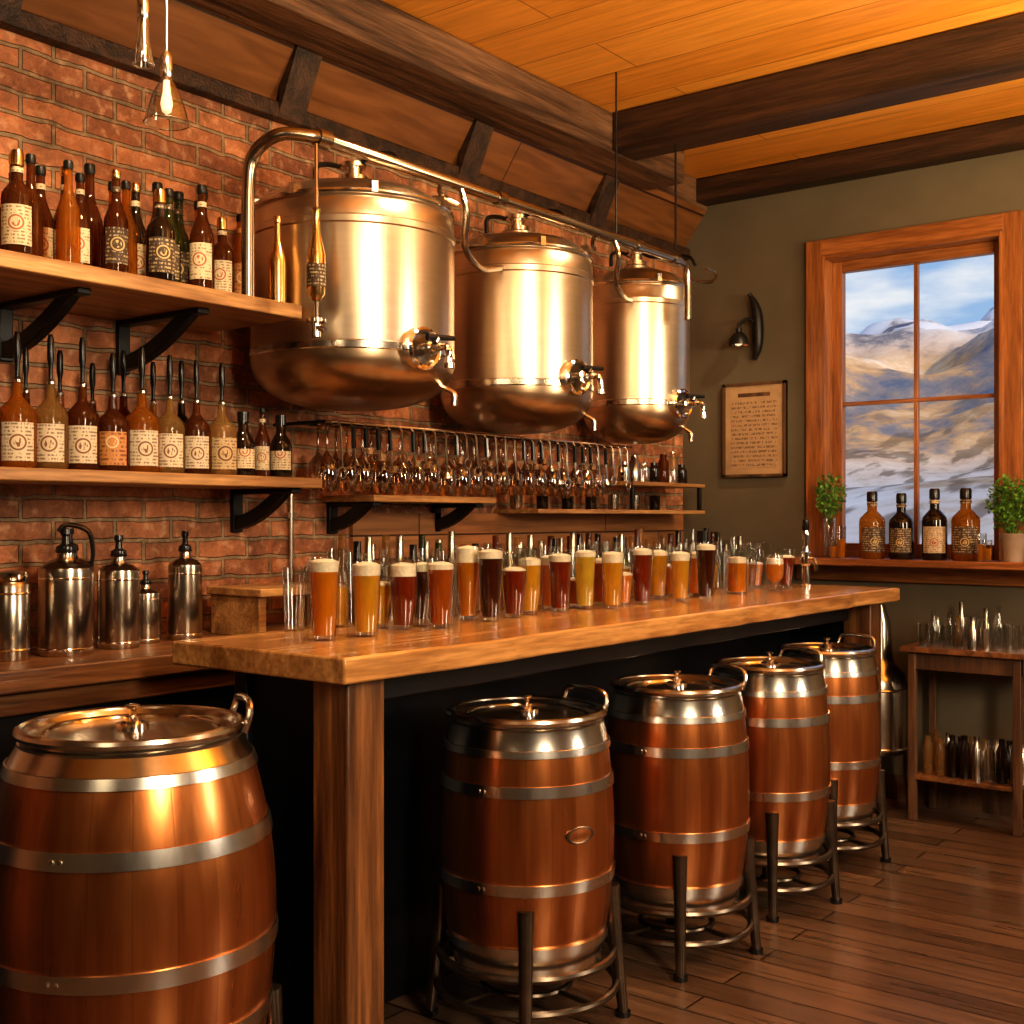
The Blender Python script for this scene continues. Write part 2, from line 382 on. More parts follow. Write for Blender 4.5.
# ---------------------------------------------------------------- window
b=MB(); f=WY
cw=.085
b.box(ox0-cw,ox0,f-.03,f,oz0,oz1+cw,M_casing); b.box(ox1,ox1+cw,f-.03,f,oz0,oz1+cw,M_casing)
b.box(ox0,ox1,f-.03,f,oz1,oz1+cw,M_casingx)
b.box(ox0,ox0+.02,f-.03,f+.2,oz0,oz1,M_casing); b.box(ox1-.02,ox1,f-.03,f+.2,oz0,oz1,M_casing)
b.box(ox0+.02,ox1-.02,f-.03,f+.2,oz1-.02,oz1,M_casingx)
a0,a1=ox0+.02,ox1-.02; s0,s1=f+.07,f+.12
b.box(a0,a0+.05,s0,s1,oz0,oz1-.02,M_casing); b.box(a1-.05,a1,s0,s1,oz0,oz1-.02,M_casing)
b.box(a0+.05,a1-.05,s0,s1,oz1-.075,oz1-.02,M_casingx); b.box(a0+.05,a1-.05,s0,s1,oz0,oz0+.07,M_casingx)
mx_=(a0+a1)/2
b.box(mx_-.01,mx_+.01,s0+.01,s1-.01,oz0+.07,oz1-.075,M_casing); b.box(a0+.05,a1-.05,s0+.008,s1-.008,1.98,2.0,M_casingx)
b.box(a0+.05,a1-.05,s0+.022,s0+.026,oz0+.07,oz1-.075,M_winpane)
b.obj('window_1',bevel=.004)
b=MB(); b.box(-2.72,-1.2,f-.26,f+.07,1.165,1.2,M_casingx); b.box(-2.66,-1.25,f-.03,f,1.08,1.165,M_casingx); b.obj('window_sill',bevel=.006)

# ---------------------------------------------------------------- bar counter
b=MB()
poly=[(-2.6,1.92)]
N=60
for i in range(N+1):
    y=1.92+(5.42-1.92)*i/N
    poly.append((-1.955+.02*noise.noise(Vector((y*2.3,0,3)))+.009*noise.noise(Vector((y*9,1,3))),y))
poly.append((-2.6,5.42))
b.prism(poly,1.02,1.082,M_counter)
b.box(-2.13,-2.01,1.975,2.1,0,1.02,M_post)
b.box(-2.13,-2.0,5.2,5.33,0,1.02,M_post)
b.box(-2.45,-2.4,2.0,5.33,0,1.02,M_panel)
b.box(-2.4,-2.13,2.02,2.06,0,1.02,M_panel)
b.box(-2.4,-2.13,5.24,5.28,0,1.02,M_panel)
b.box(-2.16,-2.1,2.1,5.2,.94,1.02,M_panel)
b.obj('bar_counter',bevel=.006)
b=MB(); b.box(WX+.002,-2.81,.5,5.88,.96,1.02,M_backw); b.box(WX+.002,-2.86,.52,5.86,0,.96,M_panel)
b.box(-2.86,-2.84,.52,5.86,.9,.96,M_backw)
b.obj('back_counter',bevel=.006)
M_bs=planks('backsplash',(.46,.21,.08),(.3,.13,.05),(.06,.025,.01),1.4,.095,plane='YZ',rough=.5)
b=MB(); b.box(WX+.001,WX+.02,3.3,5.87,1.02,1.42,M_bs); b.obj('wood_backsplash')
b=MB(); b.tube([(WX+.014,2.99,1.02),(WX+.014,2.99,1.5)],.009,M_steel,10)
for z in (1.12,1.4): b.box(WX,WX+.02,2.97,3.01,z,z+.02,M_steel)
b.obj('wall_conduit')
# ---------------------------------------------------------------- shelves
def bracket(b,y,x0,x1,zt,drop):
    b.box(x0,x0+.02,y-.022,y+.022,zt-drop,zt,M_black)
    b.box(x0,x1,y-.022,y+.022,zt-.018,zt,M_black)
    pts=[]
    for i in range(9):
        t=i/8; pts.append((x0+.02+(x1-x0-.05)*t, zt-drop+.01+(drop-.02)*(t**1.7)))
    vs=[];fs=[]
    for (x,z) in pts:
        vs+= [(x,y-.016,z),(x,y+.016,z),(x-.014,y-.016,min(zt,z+.045)),(x-.014,y+.016,min(zt,z+.045))]
    for i in range(8):
        o=i*4
        fs+=[(o,o+4,o+5,o+1),(o+2,o+3,o+7,o+6),(o,o+2,o+6,o+4),(o+1,o+5,o+7,o+3)]
    b.add(vs,fs,M_black)
b=MB(); b.box(WX,-2.85,.6,2.6,2.03,2.075,M_shelf)
for y in (1.3,1.88,2.28): bracket(b,y,WX,-2.93,2.03,.17)
b.obj('wall_shelf',bevel=.004)
b=MB(); b.box(WX,-2.99,.6,2.82,1.5,1.535,M_shelf)
for y in (1.3,2.74): bracket(b,y,WX,-3.03,1.5,.15)
b.obj('wall_shelf',bevel=.004)
b=MB(); b.box(WX,-3.08,3.16,3.88,1.46,1.485,M_shelf)
for y in (3.2,3.8): bracket(b,y,WX,-3.1,1.46,.12)
b.obj('wall_shelf',bevel=.003)
b=MB(); b.box(WX,-3.1,4.2,5.7,1.42,1.44,M_shelf)
b.box(WX,-3.1,4.98,5.7,1.56,1.58,M_shelf)
for y in (4.99,5.66): b.box(-3.13,-3.11,y,y+.02,1.44,1.56,M_black)
b.obj('wall_shelf',bevel=.003)

# ---------------------------------------------------------------- bottles
def bottle_mesh(name,kind,H,R,glass,lab,cap,la=1.1):
    b=MB()
    if kind=='long':
        p=[(0,.004),(R*.8,0),(R,.008),(R,.48*H),(R*.95,.54*H),(R*.66,.63*H),(R*.42,.71*H),(R*.36,.78*H),(R*.34,.93*H)]
        b.lathe(p,glass,24); b.lathe([(R*.36,.915*H),(R*.42,.93*H),(R*.42,.985*H),(R*.36,H),(0,H)],cap,20)
        l=(.1*H,.44*H)
    elif kind=='whisky':
        p=[(0,.004),(R*.9,0),(R,.01),(R,.55*H),(R*.94,.6*H),(R*.6,.67*H),(R*.38,.71*H),(R*.35,.86*H)]
        b.lathe(p,glass,24); b.lathe([(R*.37,.85*H),(R*.42,.86*H),(R*.42,.97*H),(R*.36,H),(0,H)],cap,20)
        l=(.1*H,.47*H)
    elif kind=='pour':
        p=[(0,.004),(R*.9,0),(R,.01),(R,.38*H),(R*.92,.43*H),(R*.5,.49*H),(R*.27,.53*H),(R*.23,.64*H)]
        b.lathe(p,glass,24); b.lathe([(R*.25,.63*H),(R*.26,.65*H),(R*.12,.67*H),(R*.12,.76*H),(R*.2,.82*H),(R*.19,.96*H),(R*.12,H),(0,H)],[M_steel,M_steel,cap,cap,cap,cap,cap],16)
        l=(.05*H,.33*H)
    elif kind=='squat':
        p=[(0,.004),(R*.9,0),(R,.01),(R,.5*H),(R*.8,.6*H),(R*.45,.7*H),(R*.4,.85*H)]
        b.lathe(p,glass,24); b.lathe([(R*.5,.84*H),(R*.5,H),(0,H)],cap,20)
        l=(.12*H,.42*H)
    if lab:
        b.lathe([(R*1.0,l[0]),(R*1.025,l[0]),(R*1.025,l[1]),(R*1.0,l[1])],lab,16,None,-la,la)
        if kind in('long','whisky'): b.lathe([(R*.37,.79*H),(R*.41,.79*H),(R*.4,.84*H),(R*.35,.84*H)],lab,12)
    return b.mesh(name)
BM={
 'a':bottle_mesh('beer_bottle_brown','long',.3,.034,M_brown,M_lab1,M_black),
 'b':bottle_mesh('beer_bottle_dark','long',.31,.034,M_dark,M_lab1,M_gold),
 'c':bottle_mesh('beer_bottle_amber','long',.3,.034,M_whisky,M_lab2,M_black),
 'd':bottle_mesh('whisky_bottle_a','whisky',.28,.04,M_whisky,M_lab3,M_blackp),
 'e':bottle_mesh('whisky_bottle_b','whisky',.28,.04,M_brown,M_lab1,M_gold),
 'o':bottle_mesh('whisky_bottle_c','whisky',.27,.04,M_dark,M_lab3,M_gold),
 'f':bottle_mesh('pour_a','pour',.37,.05,M_whisky,M_lab5,M_blackp,.9),
 'g':bottle_mesh('pour_b','pour',.36,.049,M_clearb,M_lab4,M_blackp,.9),
 'h':bottle_mesh('pour_c','pour',.38,.047,M_brown,M_lab5,M_blackp,.9),
 'i':bottle_mesh('pour_d','pour',.35,.049,M_brown,M_lab2,M_blackp,.9),
 'm':bottle_mesh('pour_e','pour',.37,.047,M_clearb,M_lab5,M_blackp,.9),
 'p':bottle_mesh('pour_f','pour',.37,.047,M_dark,M_lab4,M_blackp,.9),
 'j':bottle_mesh('gold_bottle','long',.3,.03,M_gold,None,M_gold),
 'k':bottle_mesh('plain_amber','long',.31,.034,M_whisky,None,M_black),
 'n':bottle_mesh('plain_brown','long',.32,.034,M_brown,None,M_black),
 'q':bottle_mesh('green_bottle','long',.3,.034,M_green,M_lab3,M_black),
 'r':bottle_mesh('dark_label_brown','long',.3,.034,M_brown,M_lab3,M_gold),
 'l':bottle_mesh('squat_dark','squat',.22,.04,M_dark,M_lab1,M_blackp),
 'S':bottle_mesh('sill_amber','whisky',.33,.062,M_whisky,M_lab3,M_blackp,1.0),
 'T':bottle_mesh('sill_dark','whisky',.33,.06,M_dark,M_lab3,M_blackp,1.0),
 'U':bottle_mesh('sill_dark2','whisky',.34,.058,M_dark,M_lab1,M_blackp,1.0),
}
NAM={k:'liquor_bottle' for k in BM}
for k in 'abcknqr': NAM[k]='beer_bottle'
for k in 'fghimp': NAM[k]='pourer_bottle'
NAM['j']='gold_bottle'
def face(x,y): return math.atan2(-y,-x)+random.uniform(-.25,.25)
def bot(k,x,y,z,sc=1): return place(BM[k],NAM[k],(x,y,z),face(x,y),0,sc)
for i,k in enumerate('raenkarkoqanecj'):
    yy=1.53+i*.0735
    bot(k,(-2.92 if i%2==0 else -2.98) if yy<2.3 else (-3.01 if yy<2.5 else -2.92),yy,2.075,.99+random.uniform(-.07,.07))
for i in range(12):
    bot('bnkrabnkbnqk'[i],-3.12,1.55+i*.078,2.075,1.08+random.uniform(-.07,.07))
ys=[1.56+i*.099 for i in range(10)]
for i,k in enumerate('ipfmhifmhg'):
    bot(k,-3.06,ys[i],1.535,random.uniform(.93,1.03))
for y,k in ((2.545,'l'),(2.626,'a'),(2.705,'l')):
    bot(k,-3.07,y,1.535,.95 if k=='l' else .76)
for i in range(8):
    bot('fphgihmp'[i],-3.22,1.66+i*.108,1.535,random.uniform(.93,1.02))
for k,x,s in (('S',-2.205,1.0),('T',-2.06,.97),('U',-1.9,1.0),('S',-1.755,1.03)):
    bot(k,x,5.75,1.2,s)

# ---------------------------------------------------------------- growlers
def growler(H,R,handle=True,mat=M_steeld):
    b=MB()
    b.lathe([(0,.003),(R*.95,0),(R,.008),(R,.66*H),(R*.97,.69*H),(R*.7,.73*H),(R*.4,.75*H),(R*.34,.77*H),(R*.34,.82*H)],mat,36)
    b.lathe([(R*1.003,.04*H),(R*1.02,.045*H),(R*1.02,.06*H),(R*1.003,.065*H)],M_chrome,32)
    b.lathe([(R*1.003,.6*H),(R*1.015,.605*H),(R*1.015,.615*H),(R*1.003,.62*H)],M_chrome,32)
    b.lathe([(R*.38,.81*H),(R*.4,.82*H),(R*.36,.86*H),(R*.18,.88*H),(R*.15,.94*H),(R*.22,.96*H),(R*.2,H),(0,H)],M_blackp,24)
    if handle:
        b.tube(smoothpts([(0,R*.93,.68*H),(0,R*1.0,.82*H),(0,R*.8,.98*H),(0,0,1.03*H),(0,-R*.3,.98*H)],5),.006,M_blackp,8)
    return b
g1=growler(.35,.073).mesh('growler1'); g2=growler(.33,.06,False).mesh('growler2'); g3=growler(.22,.045,False).mesh('growler3'); g4=growler(.34,.052,False).mesh('growler4')
bb=MB(); bb.lathe([(0,0),(.048,0),(.05,.006),(.05,.2),(.044,.21),(.046,.215),(.046,.235),(.02,.24),(0,.242)],[M_steeld]*5+[M_chrome]*3,30)
bb.ring(.051,.03,.003,M_chrome); bb.ring(.051,.18,.003,M_chrome)
g5=bb.mesh('canister')
for me,x,y in [(g1,-3.02,1.88),(g1,-3.2,2.0),(g2,-3.06,2.075),(g3,-3.12,2.21),(g4,-3.1,2.34)]:
    place(me,'steel_growler',(x,y,1.02),random.uniform(-.9,-.2))
place(g5,'steel_canister',(-3.02,1.715,1.02),0)
b=MB(); b.box(-3.2,-2.93,2.5,2.9,1.15,1.175,M_shelf); b.box(-3.19,-2.95,2.51,2.54,1.02,1.15,M_shelf); b.box(-3.19,-2.95,2.86,2.89,1.02,1.15,M_shelf)
b.box(-3.18,-2.96,2.54,2.86,1.02,1.03,M_shelf)
b.obj('wooden_riser',bevel=.003)

# ---------------------------------------------------------------- brewing tanks
def tank(name,x,y,R,zb,zs,disc_z):
    b=MB(); H=zs-zb
    prof=[(0,0)]
    for i in range(1,15):
        a=i/14*PI/2; prof.append((R*math.sin(a)**.75,.165*(1-math.cos(a)**.9)))
    b.lathe(prof,M_tankb,72)
    b.lathe([(R,.165),(R*1.012,.169),(R*1.012,.19),(R,.194)],M_steel,72)
    b.lathe([(R,.194),(R,.4*H),(R*1.0,H-.09),(R*1.012,H-.085),(R*1.012,H-.065),(R,H-.06),(R*.995,H-.02),(R*.965,H)],M_tank,72)
    b.lathe([(R*.965,H),(R*.985,H+.006),(R*.985,H+.022),(R*.95,H+.03),(R*.9,H+.045),(R*.75,H+.075),(R*.45,H+.1),(R*.22,H+.11),(R*.22,H+.125),(R*.2,H+.13),(0,H+.133)],M_tank,72)
    b.ring(R*.975,H+.014,.009,M_steel,64)
    b.lathe([(.05,H+.125),(.05,H+.15),(.03,H+.155),(.03,H+.18),(.045,H+.182),(.045,H+.195),(0,H+.2)],M_steel,24)
    b.tube(smoothpts([(-.07,-.11,H+.12),(-.07,-.1,H+.18),(-.07,0,H+.2),(-.07,.1,H+.18),(-.07,.11,H+.12)],6),.009,M_black,8)
    for i in range(8):
        a=i*PI/4+.2; M=Matrix.Rotation(a,4,'Z')@Matrix.Translation((R*.955,0,0))
        b.box(-.03,.02,-.01,.01,H+.01,H+.045,M_steel,M)
    dz=disc_z-zb
    ROT=Matrix.Rotation(-.12,4,'Z')
    def X(prof,mat,z,x0,seg=32): b.lathe(prof,mat,seg,ROT@Matrix.Translation((x0,0,z))@Matrix.Rotation(PI/2,4,'Y'))
    X([(.062,-.03),(.066,.018),(.07,.026),(.062,.032),(.054,.028),(.05,.014)],M_chrome,dz,R)
    X([(.05,.014),(.03,.016),(0,.018)],M_leg,dz,R)
    X([(.018,.01),(.018,.05),(.026,.052),(.026,.065),(.015,.068),(.015,.1),(0,.1)],M_steel,dz,R,20)
    T=lambda L:[ROT@Vector(p) for p in L]
    b.tube(smoothpts(T([(R+.09,0,dz),(R+.12,.01,dz-.005),(R+.125,.015,dz-.03),(R+.125,.015,dz-.06)]),5),.012,M_chrome,12)
    b.tube(T([(R+.125,.015,dz-.055),(R+.125,.015,dz-.072)]),.017,M_chrome,14)
    b.tube(T([(R+.075,0,dz),(R+.078,.01,dz+.03)]),.008,M_steel,10)
    b.tube(T([(R+.07,-.03,dz+.03),(R+.085,.075,dz+.034)]),[.011,.008],M_black,10)
    M=Matrix.Rotation(.5,4,'Z')
    p=[M@Vector(q) for q in [(R*.8,0,.09),(R*.97,0,.06),(R*1.02,0,.045),(R*1.02,0,.01)]]
    b.tube(smoothpts(p,5),.011,M_steel,10)
    b.box(-(x-WX)+.002,-R*.8,-.06,.06,H*.35,H*.42,M_black); b.box(-(x-WX)+.002,-R*.8,-.06,.06,H*.85,H*.92,M_black)
    return b.obj(name,(x,y,zb),angle=30)
TK=[(-2.975,2.95,.35,1.775,2.43,1.95),(-2.99,3.9,.312,1.745,2.44,1.95),(-3.05,4.92,.255,1.755,2.48,1.93)]
for t in TK: tank('brewing_tank',*t)
b=MB()
px,pz=-2.7,2.56
b.tube(smoothpts([(-2.885,2.41,2.076),(-2.885,2.41,2.2),(-2.88,2.41,2.44),(-2.85,2.415,2.52),(-2.77,2.44,pz),(px,2.52,pz)],6)+[(px,4.72,pz)],.02,M_bronze,16)
b.tube([(px,2.52,pz),(px,2.57,pz)],.028,M_bronze,16); 
for y in (3.4,4.35,4.66): b.tube([(px,y,pz),(px,y+.04,pz)],.027,M_bronze,16)
b.tube([(px,4.69,pz),(px,4.69,3.07)],.005,M_black,8)
b.tube([(px,4.2,pz),(px,4.2,CZ)],.004,M_black,8)
b.tube(smoothpts([(px,4.72,pz),(px+.0,4.78,pz-.02),(px,4.8,pz-.09),(px,4.8,pz-.26)],6),.018,M_bronze,12)
b.tube(smoothpts([(px,3.2,pz),(px+.02,3.21,pz-.1),(-2.73,3.26,pz-.2),(-2.79,3.42,pz-.24),(-2.85,3.62,pz-.2)],6),.012,M_bronze,10)
b.tube(smoothpts([(px,4.18,pz),(px+.02,4.19,pz-.08),(-2.74,4.26,pz-.17),(-2.82,4.45,pz-.19),(-2.93,4.69,pz-.16)],6),.011,M_bronze,10)
for (x,y,R,zb,zs,dz) in TK:
    b.tube(smoothpts([(px,y+.05,pz),(px,y+.14,pz+.0),(px-.05,y+.2,pz-.03),(x+R*.75,y+.25*R/.35,zs+.065)],6),.009,M_bronze,8)
    b.tube(smoothpts([(px,y-.05,pz),(px-.05,y-.04,pz+.05),(x+.1,y,pz+.08),(x+.03,y,zs+.19)],6),.008,M_black,8)
b.obj('overhead_pipe')
b=MB(); ty=2.52
b.tube([(px,ty,pz-.022),(px,ty,1.97)],.006,M_steel,8)
b.lathe([(.0,2.06),(.012,2.06),(.026,2.08),(.028,2.2),(.012,2.27),(.01,2.33),(.014,2.34),(0,2.35)],M_gold,18,Matrix.Translation((px,ty,0)))
b.lathe([(.0282,2.1),(.029,2.1),(.029,2.17),(.0282,2.17)],M_lab3,18,Matrix.Translation((px,ty,0)))
b.lathe([(0,1.95),(.014,1.95),(.014,1.99),(.03,1.995),(.03,2.005),(.008,2.01),(0,2.01)],M_steel,18,Matrix.Translation((px,ty,0)))
b.tube([(px,ty,1.98),(px+.05,ty-.01,1.965)],.008,M_steel,8)
b.obj('hanging_tap_rod')

# ---------------------------------------------------------------- hanging glasses
b=MB()
b.tube([(-3.1,2.9,1.738),(-3.1,4.85,1.738)],.007,M_black,8); b.tube([(-3.2,2.9,1.738),(-3.2,4.85,1.738)],.007,M_black,8)
for y in (2.92,3.42,3.86,4.42,4.78): b.tube([(WX,y,1.738),(-3.08,y,1.738)],.007,M_black,8)
b.obj('glass_rack_rail')
def wineglass(b,x,y,ztop,sc,mat):
    H=.235*sc; M=Matrix.Translation((x,y,ztop-H))
    b.lathe([(.028*sc,0),(.037*sc,.03*sc),(.042*sc,.06*sc),(.036*sc,.1*sc),(.012*sc,.128*sc),(.005*sc,.14*sc),(.0045*sc,.215*sc),(.01*sc,.225*sc),(.036*sc,H-.003),(.036*sc,H)],mat,18,M)
b=MB()
for i in range(20):
    y=2.95+i*.09
    wineglass(b,-3.1,y+random.uniform(-.01,.01),1.731,1.02+random.uniform(-.05,.03),M_amberg)
    wineglass(b,-3.2,y+.045,1.731,.98,M_amberg)
b.obj('hanging_wine_glasses')
b=MB()
b.tube([(-3.03,2.9,1.735),(-3.03,4.85,1.735)],.005,M_steel,8)
for i in range(31):
    y=2.93+i*.062; L=random.uniform(.09,.17); k=random.random()
    b.tube([(-3.03,y,1.735),(-3.018,y,1.72),(-3.018,y+.01,1.735-L)],.004,M_steel,6)
    if k<.6: b.tube([(-3.018,y,1.72),(-3.018,y+.004,1.645)],[.007,.009],M_blackp,8)
    if k<.4: b.lathe([(0,0),(.022,.008),(.029,.03),(.028,.03),(.0,.008)],M_steel,14,Matrix.Translation((-3.015,y+.01,1.715-L)))
    elif k<.75: b.tube([(-3.018,y+.01,1.735-L),(-3.018,y+.012,1.712-L),(-3.018,y+.014,1.69-L)],[.005,.018,.005],M_steel,10)
    else: b.tube([(-3.018,y+.01+.02*math.cos(a*PI/5),1.715-L+.02*math.sin(a*PI/5)) for a in range(10)],.003,M_steel,6,True)
for y in (2.92,3.9,4.8): b.tube([(-3.03,y,1.735),(-3.09,y,1.737)],.005,M_steel,8)
b.obj('hanging_bar_tools')

# ---------------------------------------------------------------- glasses
def beer(kind,H,liq,fo=.12,full=.93,foam=True):
    b=MB()
    if kind=='pint': R=lambda t: .029+.012*t
    elif kind=='weizen': R=lambda t: .027+.016*(3*t*t-2*t**3) if t<.75 else .0405-.004*(t-.75)*4*.5
    elif kind=='bulb': R=lambda t: .027+.013*math.sin(min(1,t*1.15)*PI*.62)
    n=12
    out=[(0,0),(R(0)*.97,0)]+[(R(i/n),.003+(H-.003)*i/n) for i in range(n+1)]
    b.lathe(out,M_glass,28)
    b.lathe([(R(1)+.0005,H-.002),(R(1)+.0008,H),(R(1)-.0015,H)],M_glass,28)
    if liq is None: return b
    z0,z1=.014,H*(full-fo)
    li=[(0,z0)]+[(R((z0+(z1-z0)*i/8)/H)-.0025,z0+(z1-z0)*i/8) for i in range(9)]
    b.lathe(li,liq,28)
    z2=H*(full+.02) if foam else z1+.004
    fo_=[(R((z1+(z2-z1)*i/4)/H)-.0024,z1+(z2-z1)*i/4) for i in range(5)]
    fo_+=[(R(z2/H)*.6,z2+.006),(0,z2+.009)]
    b.lathe(fo_,M_foam,28)
    return b
def tulip(H,liq):
    b=MB()
    b.lathe([(0,0),(.033,0),(.033,.004),(.01,.012),(.008,.02),(.014,.03),(.036,.055),(.043,.09),(.039,.13),(.034,H)],M_glass,28)
    b.lathe([(0,.035),(.015,.035),(.033,.055),(.04,.09),(.038,.115)],liq,28); b.lathe([(.038,.115),(.036,.138),(0,.142)],M_foam,28)
    return b
def mug(H,liq):
    b=MB()
    b.lathe([(0,0),(.042,0),(.042,H)],M_glass,28); b.lathe([(0,.01),(.038,.01),(.038,H*.68)],liq,28); b.lathe([(.038,H*.68),(.038,H*.8),(0,H*.83)],M_foam,28)
    b.tube(smoothpts([(0,-.041,H*.82),(0,-.068,H*.78),(0,-.072,H*.45),(0,-.041,H*.22)],6),.006,M_glass,8)
    return b
CT=1.082
BE=[(-2.295,2.17,'pint',.215,L_amber,.1,.93),(-2.28,2.31,'pint',.2,L_gold,.12,.94),(-2.34,2.52,'bulb',.19,L_red,.14,.94),(-2.278,2.61,'pint',.2,L_brn,.05,.9),
(-2.4,2.88,'weizen',.23,L_amber,.17,.95),(-2.31,2.88,'pint',.225,L_dark,.07,.93),(-2.37,3.16,'bulb',.22,L_gold,.06,.8),(-2.36,3.32,'pint',.2,L_red,.08,.93),
(-2.36,3.47,'pint',.22,L_yel,.05,.88),(-2.29,3.54,'pint',.2,L_gold,.13,.94),(-2.42,3.66,'bulb',.2,L_brn,.03,.8),(-2.318,3.78,'pint',.21,L_red,.06,.93),(-2.38,3.89,'weizen',.2,L_yel,.04,.85),
(-2.287,4.006,'pint',.19,L_gold,.12,.94),(-2.263,4.166,'pint',.22,L_dark,.05,.93),(-2.38,4.3,'bulb',.19,L_amber,.08,.9),(-2.44,4.1,'pint',.2,L_gold,.05,.9),(-2.45,3.39,'pint',.19,L_amber,.12,.93),(-2.45,3.05,'pint',.2,L_yel,.08,.85),(-2.45,2.72,'bulb',.19,L_dark,.08,.9)]
for x,y,k,H,l,fo,fu in BE:
    beer(k,H,l,fo,fu).obj('beer_glass',(x,y,CT))
used=[(p[0],p[1],.087) for p in BE]+[(-2.33,4.56,.135),(-2.42,4.76,.135),(-2.32,4.9,.1),(-2.42,4.43,.1)]
cnt=0
rs=random.Random(3)
for _ in range(600):
    if cnt>=18: break
    x=rs.uniform(-2.46,-2.33); y=rs.uniform(2.45,5.1)
    if any(math.hypot(x-a,y-c)<d for a,c,d in used): continue
    used.append((x,y,.087)); cnt+=1
    l=rs.choice([None,None,L_amber,L_gold,L_brn,L_red,L_yel]); 
    beer(rs.choice(['pint','bulb','weizen']),rs.uniform(.17,.215),l,.03,rs.uniform(.55,.85),False).obj('beer_glass' if l else 'empty_beer_glass',(x,y,CT))
mug(.19,L_amber).obj('beer_mug',(-2.33,4.56,CT),.4)
mug(.17,L_gold).obj('beer_mug',(-2.42,4.76,CT),.4)
tulip(.16,L_amber).obj('tulip_beer_glass',(-2.32,4.9,CT))
bot('l',-2.42,4.43,CT,1.2)
b=MB(); b.lathe([(0,0),(.035,0),(.035,.012),(.02,.018),(.018,.1),(.026,.11),(.026,.16),(.018,.165),(.014,.2),(.02,.24),(.017,.26),(0,.262)],M_chrome,24)
b.tube(smoothpts([(.02,0,.13),(.06,0,.13),(.075,0,.11),(.075,0,.08)],5),.009,M_chrome,10)
b.lathe([(.012,.255),(.017,.27),(.014,.31),(0,.315)],M_blackp,16)
b.obj('beer_tap',(-2.29,5.16,CT),-.5)
b=MB()
for i in range(36):
    y=2.3+i*.082; x=-2.555+random.uniform(-.008,.012)
    H=random.uniform(.17,.23)
    b.lathe([(0,0),(.026,0),(.028,.004),(.034,H)],M_glassb,18,Matrix.Translation((x,y,CT)))
    if i%4==2: b.lathe([(0,.008),(.0245,.008),(.029,H*.5)],random.choice([L_amber,L_gold,L_yel]),18,Matrix.Translation((x,y,CT)))
b.obj('empty_pint_glasses')
b=MB()
for i in range(38):
    y=2.97+i*.074; x=-2.92+random.uniform(-.03,.03); H=random.uniform(.2,.28); q=random.random()
    M=Matrix.Translation((x,y,1.02))
    if q<.3: b.lathe([(0,0),(.03,0),(.031,.004),(.036,H)],M_glassb,16,M)
    elif q<.75: b.lathe([(0,0),(.032,0),(.034,.006),(.034,H*.7),(.014,H*.9),(.013,H+.04),(0,H+.04)],M_steeld,16,M)
    else: b.lathe([(0,0),(.03,0),(.031,.006),(.03,H*.6),(.013,H*.85),(.012,H+.05),(0,H+.05)],random.choice([M_brown,M_green,M_dark,M_clearb]),16,M)
    M=Matrix.Translation((-3.07,y+.02,1.02)); k=random.uniform(.9,1.1)
    b.lathe([(0,0),(.033,0),(.034,.006),(.034,.18*k),(.015,.22*k),(.014,.3*k),(0,.3*k)],random.choice([M_steeld,M_brown,M_clearb,M_dark,M_glassb]),16,M)
b.obj('back_bar_glassware')
b=MB()
for i in range(7):
    y=5.05+i*.095; q=random.random()
    M=Matrix.Translation((-3.2,y,1.58)); H=random.uniform(.1,.17)
    b.lathe([(0,0),(.03,0),(.031,.005),(.03,H*.7),(.018,H*.85),(.018,H),(0,H)],random.choice([M_steeld,M_brown,M_dark,M_glassb]),16,M)
for i in range(14):
    y=4.26+i*.1
    if i%2==0:
        M=Matrix.Translation((-3.27,y,1.44)); H=.08
        b.lathe([(0,0),(.025,0),(.027,.005),(.029,H*.95),(0,H)] ,random.choice([M_steeld,M_brown,M_dark]),14,M)
b.obj('shelf_jars')

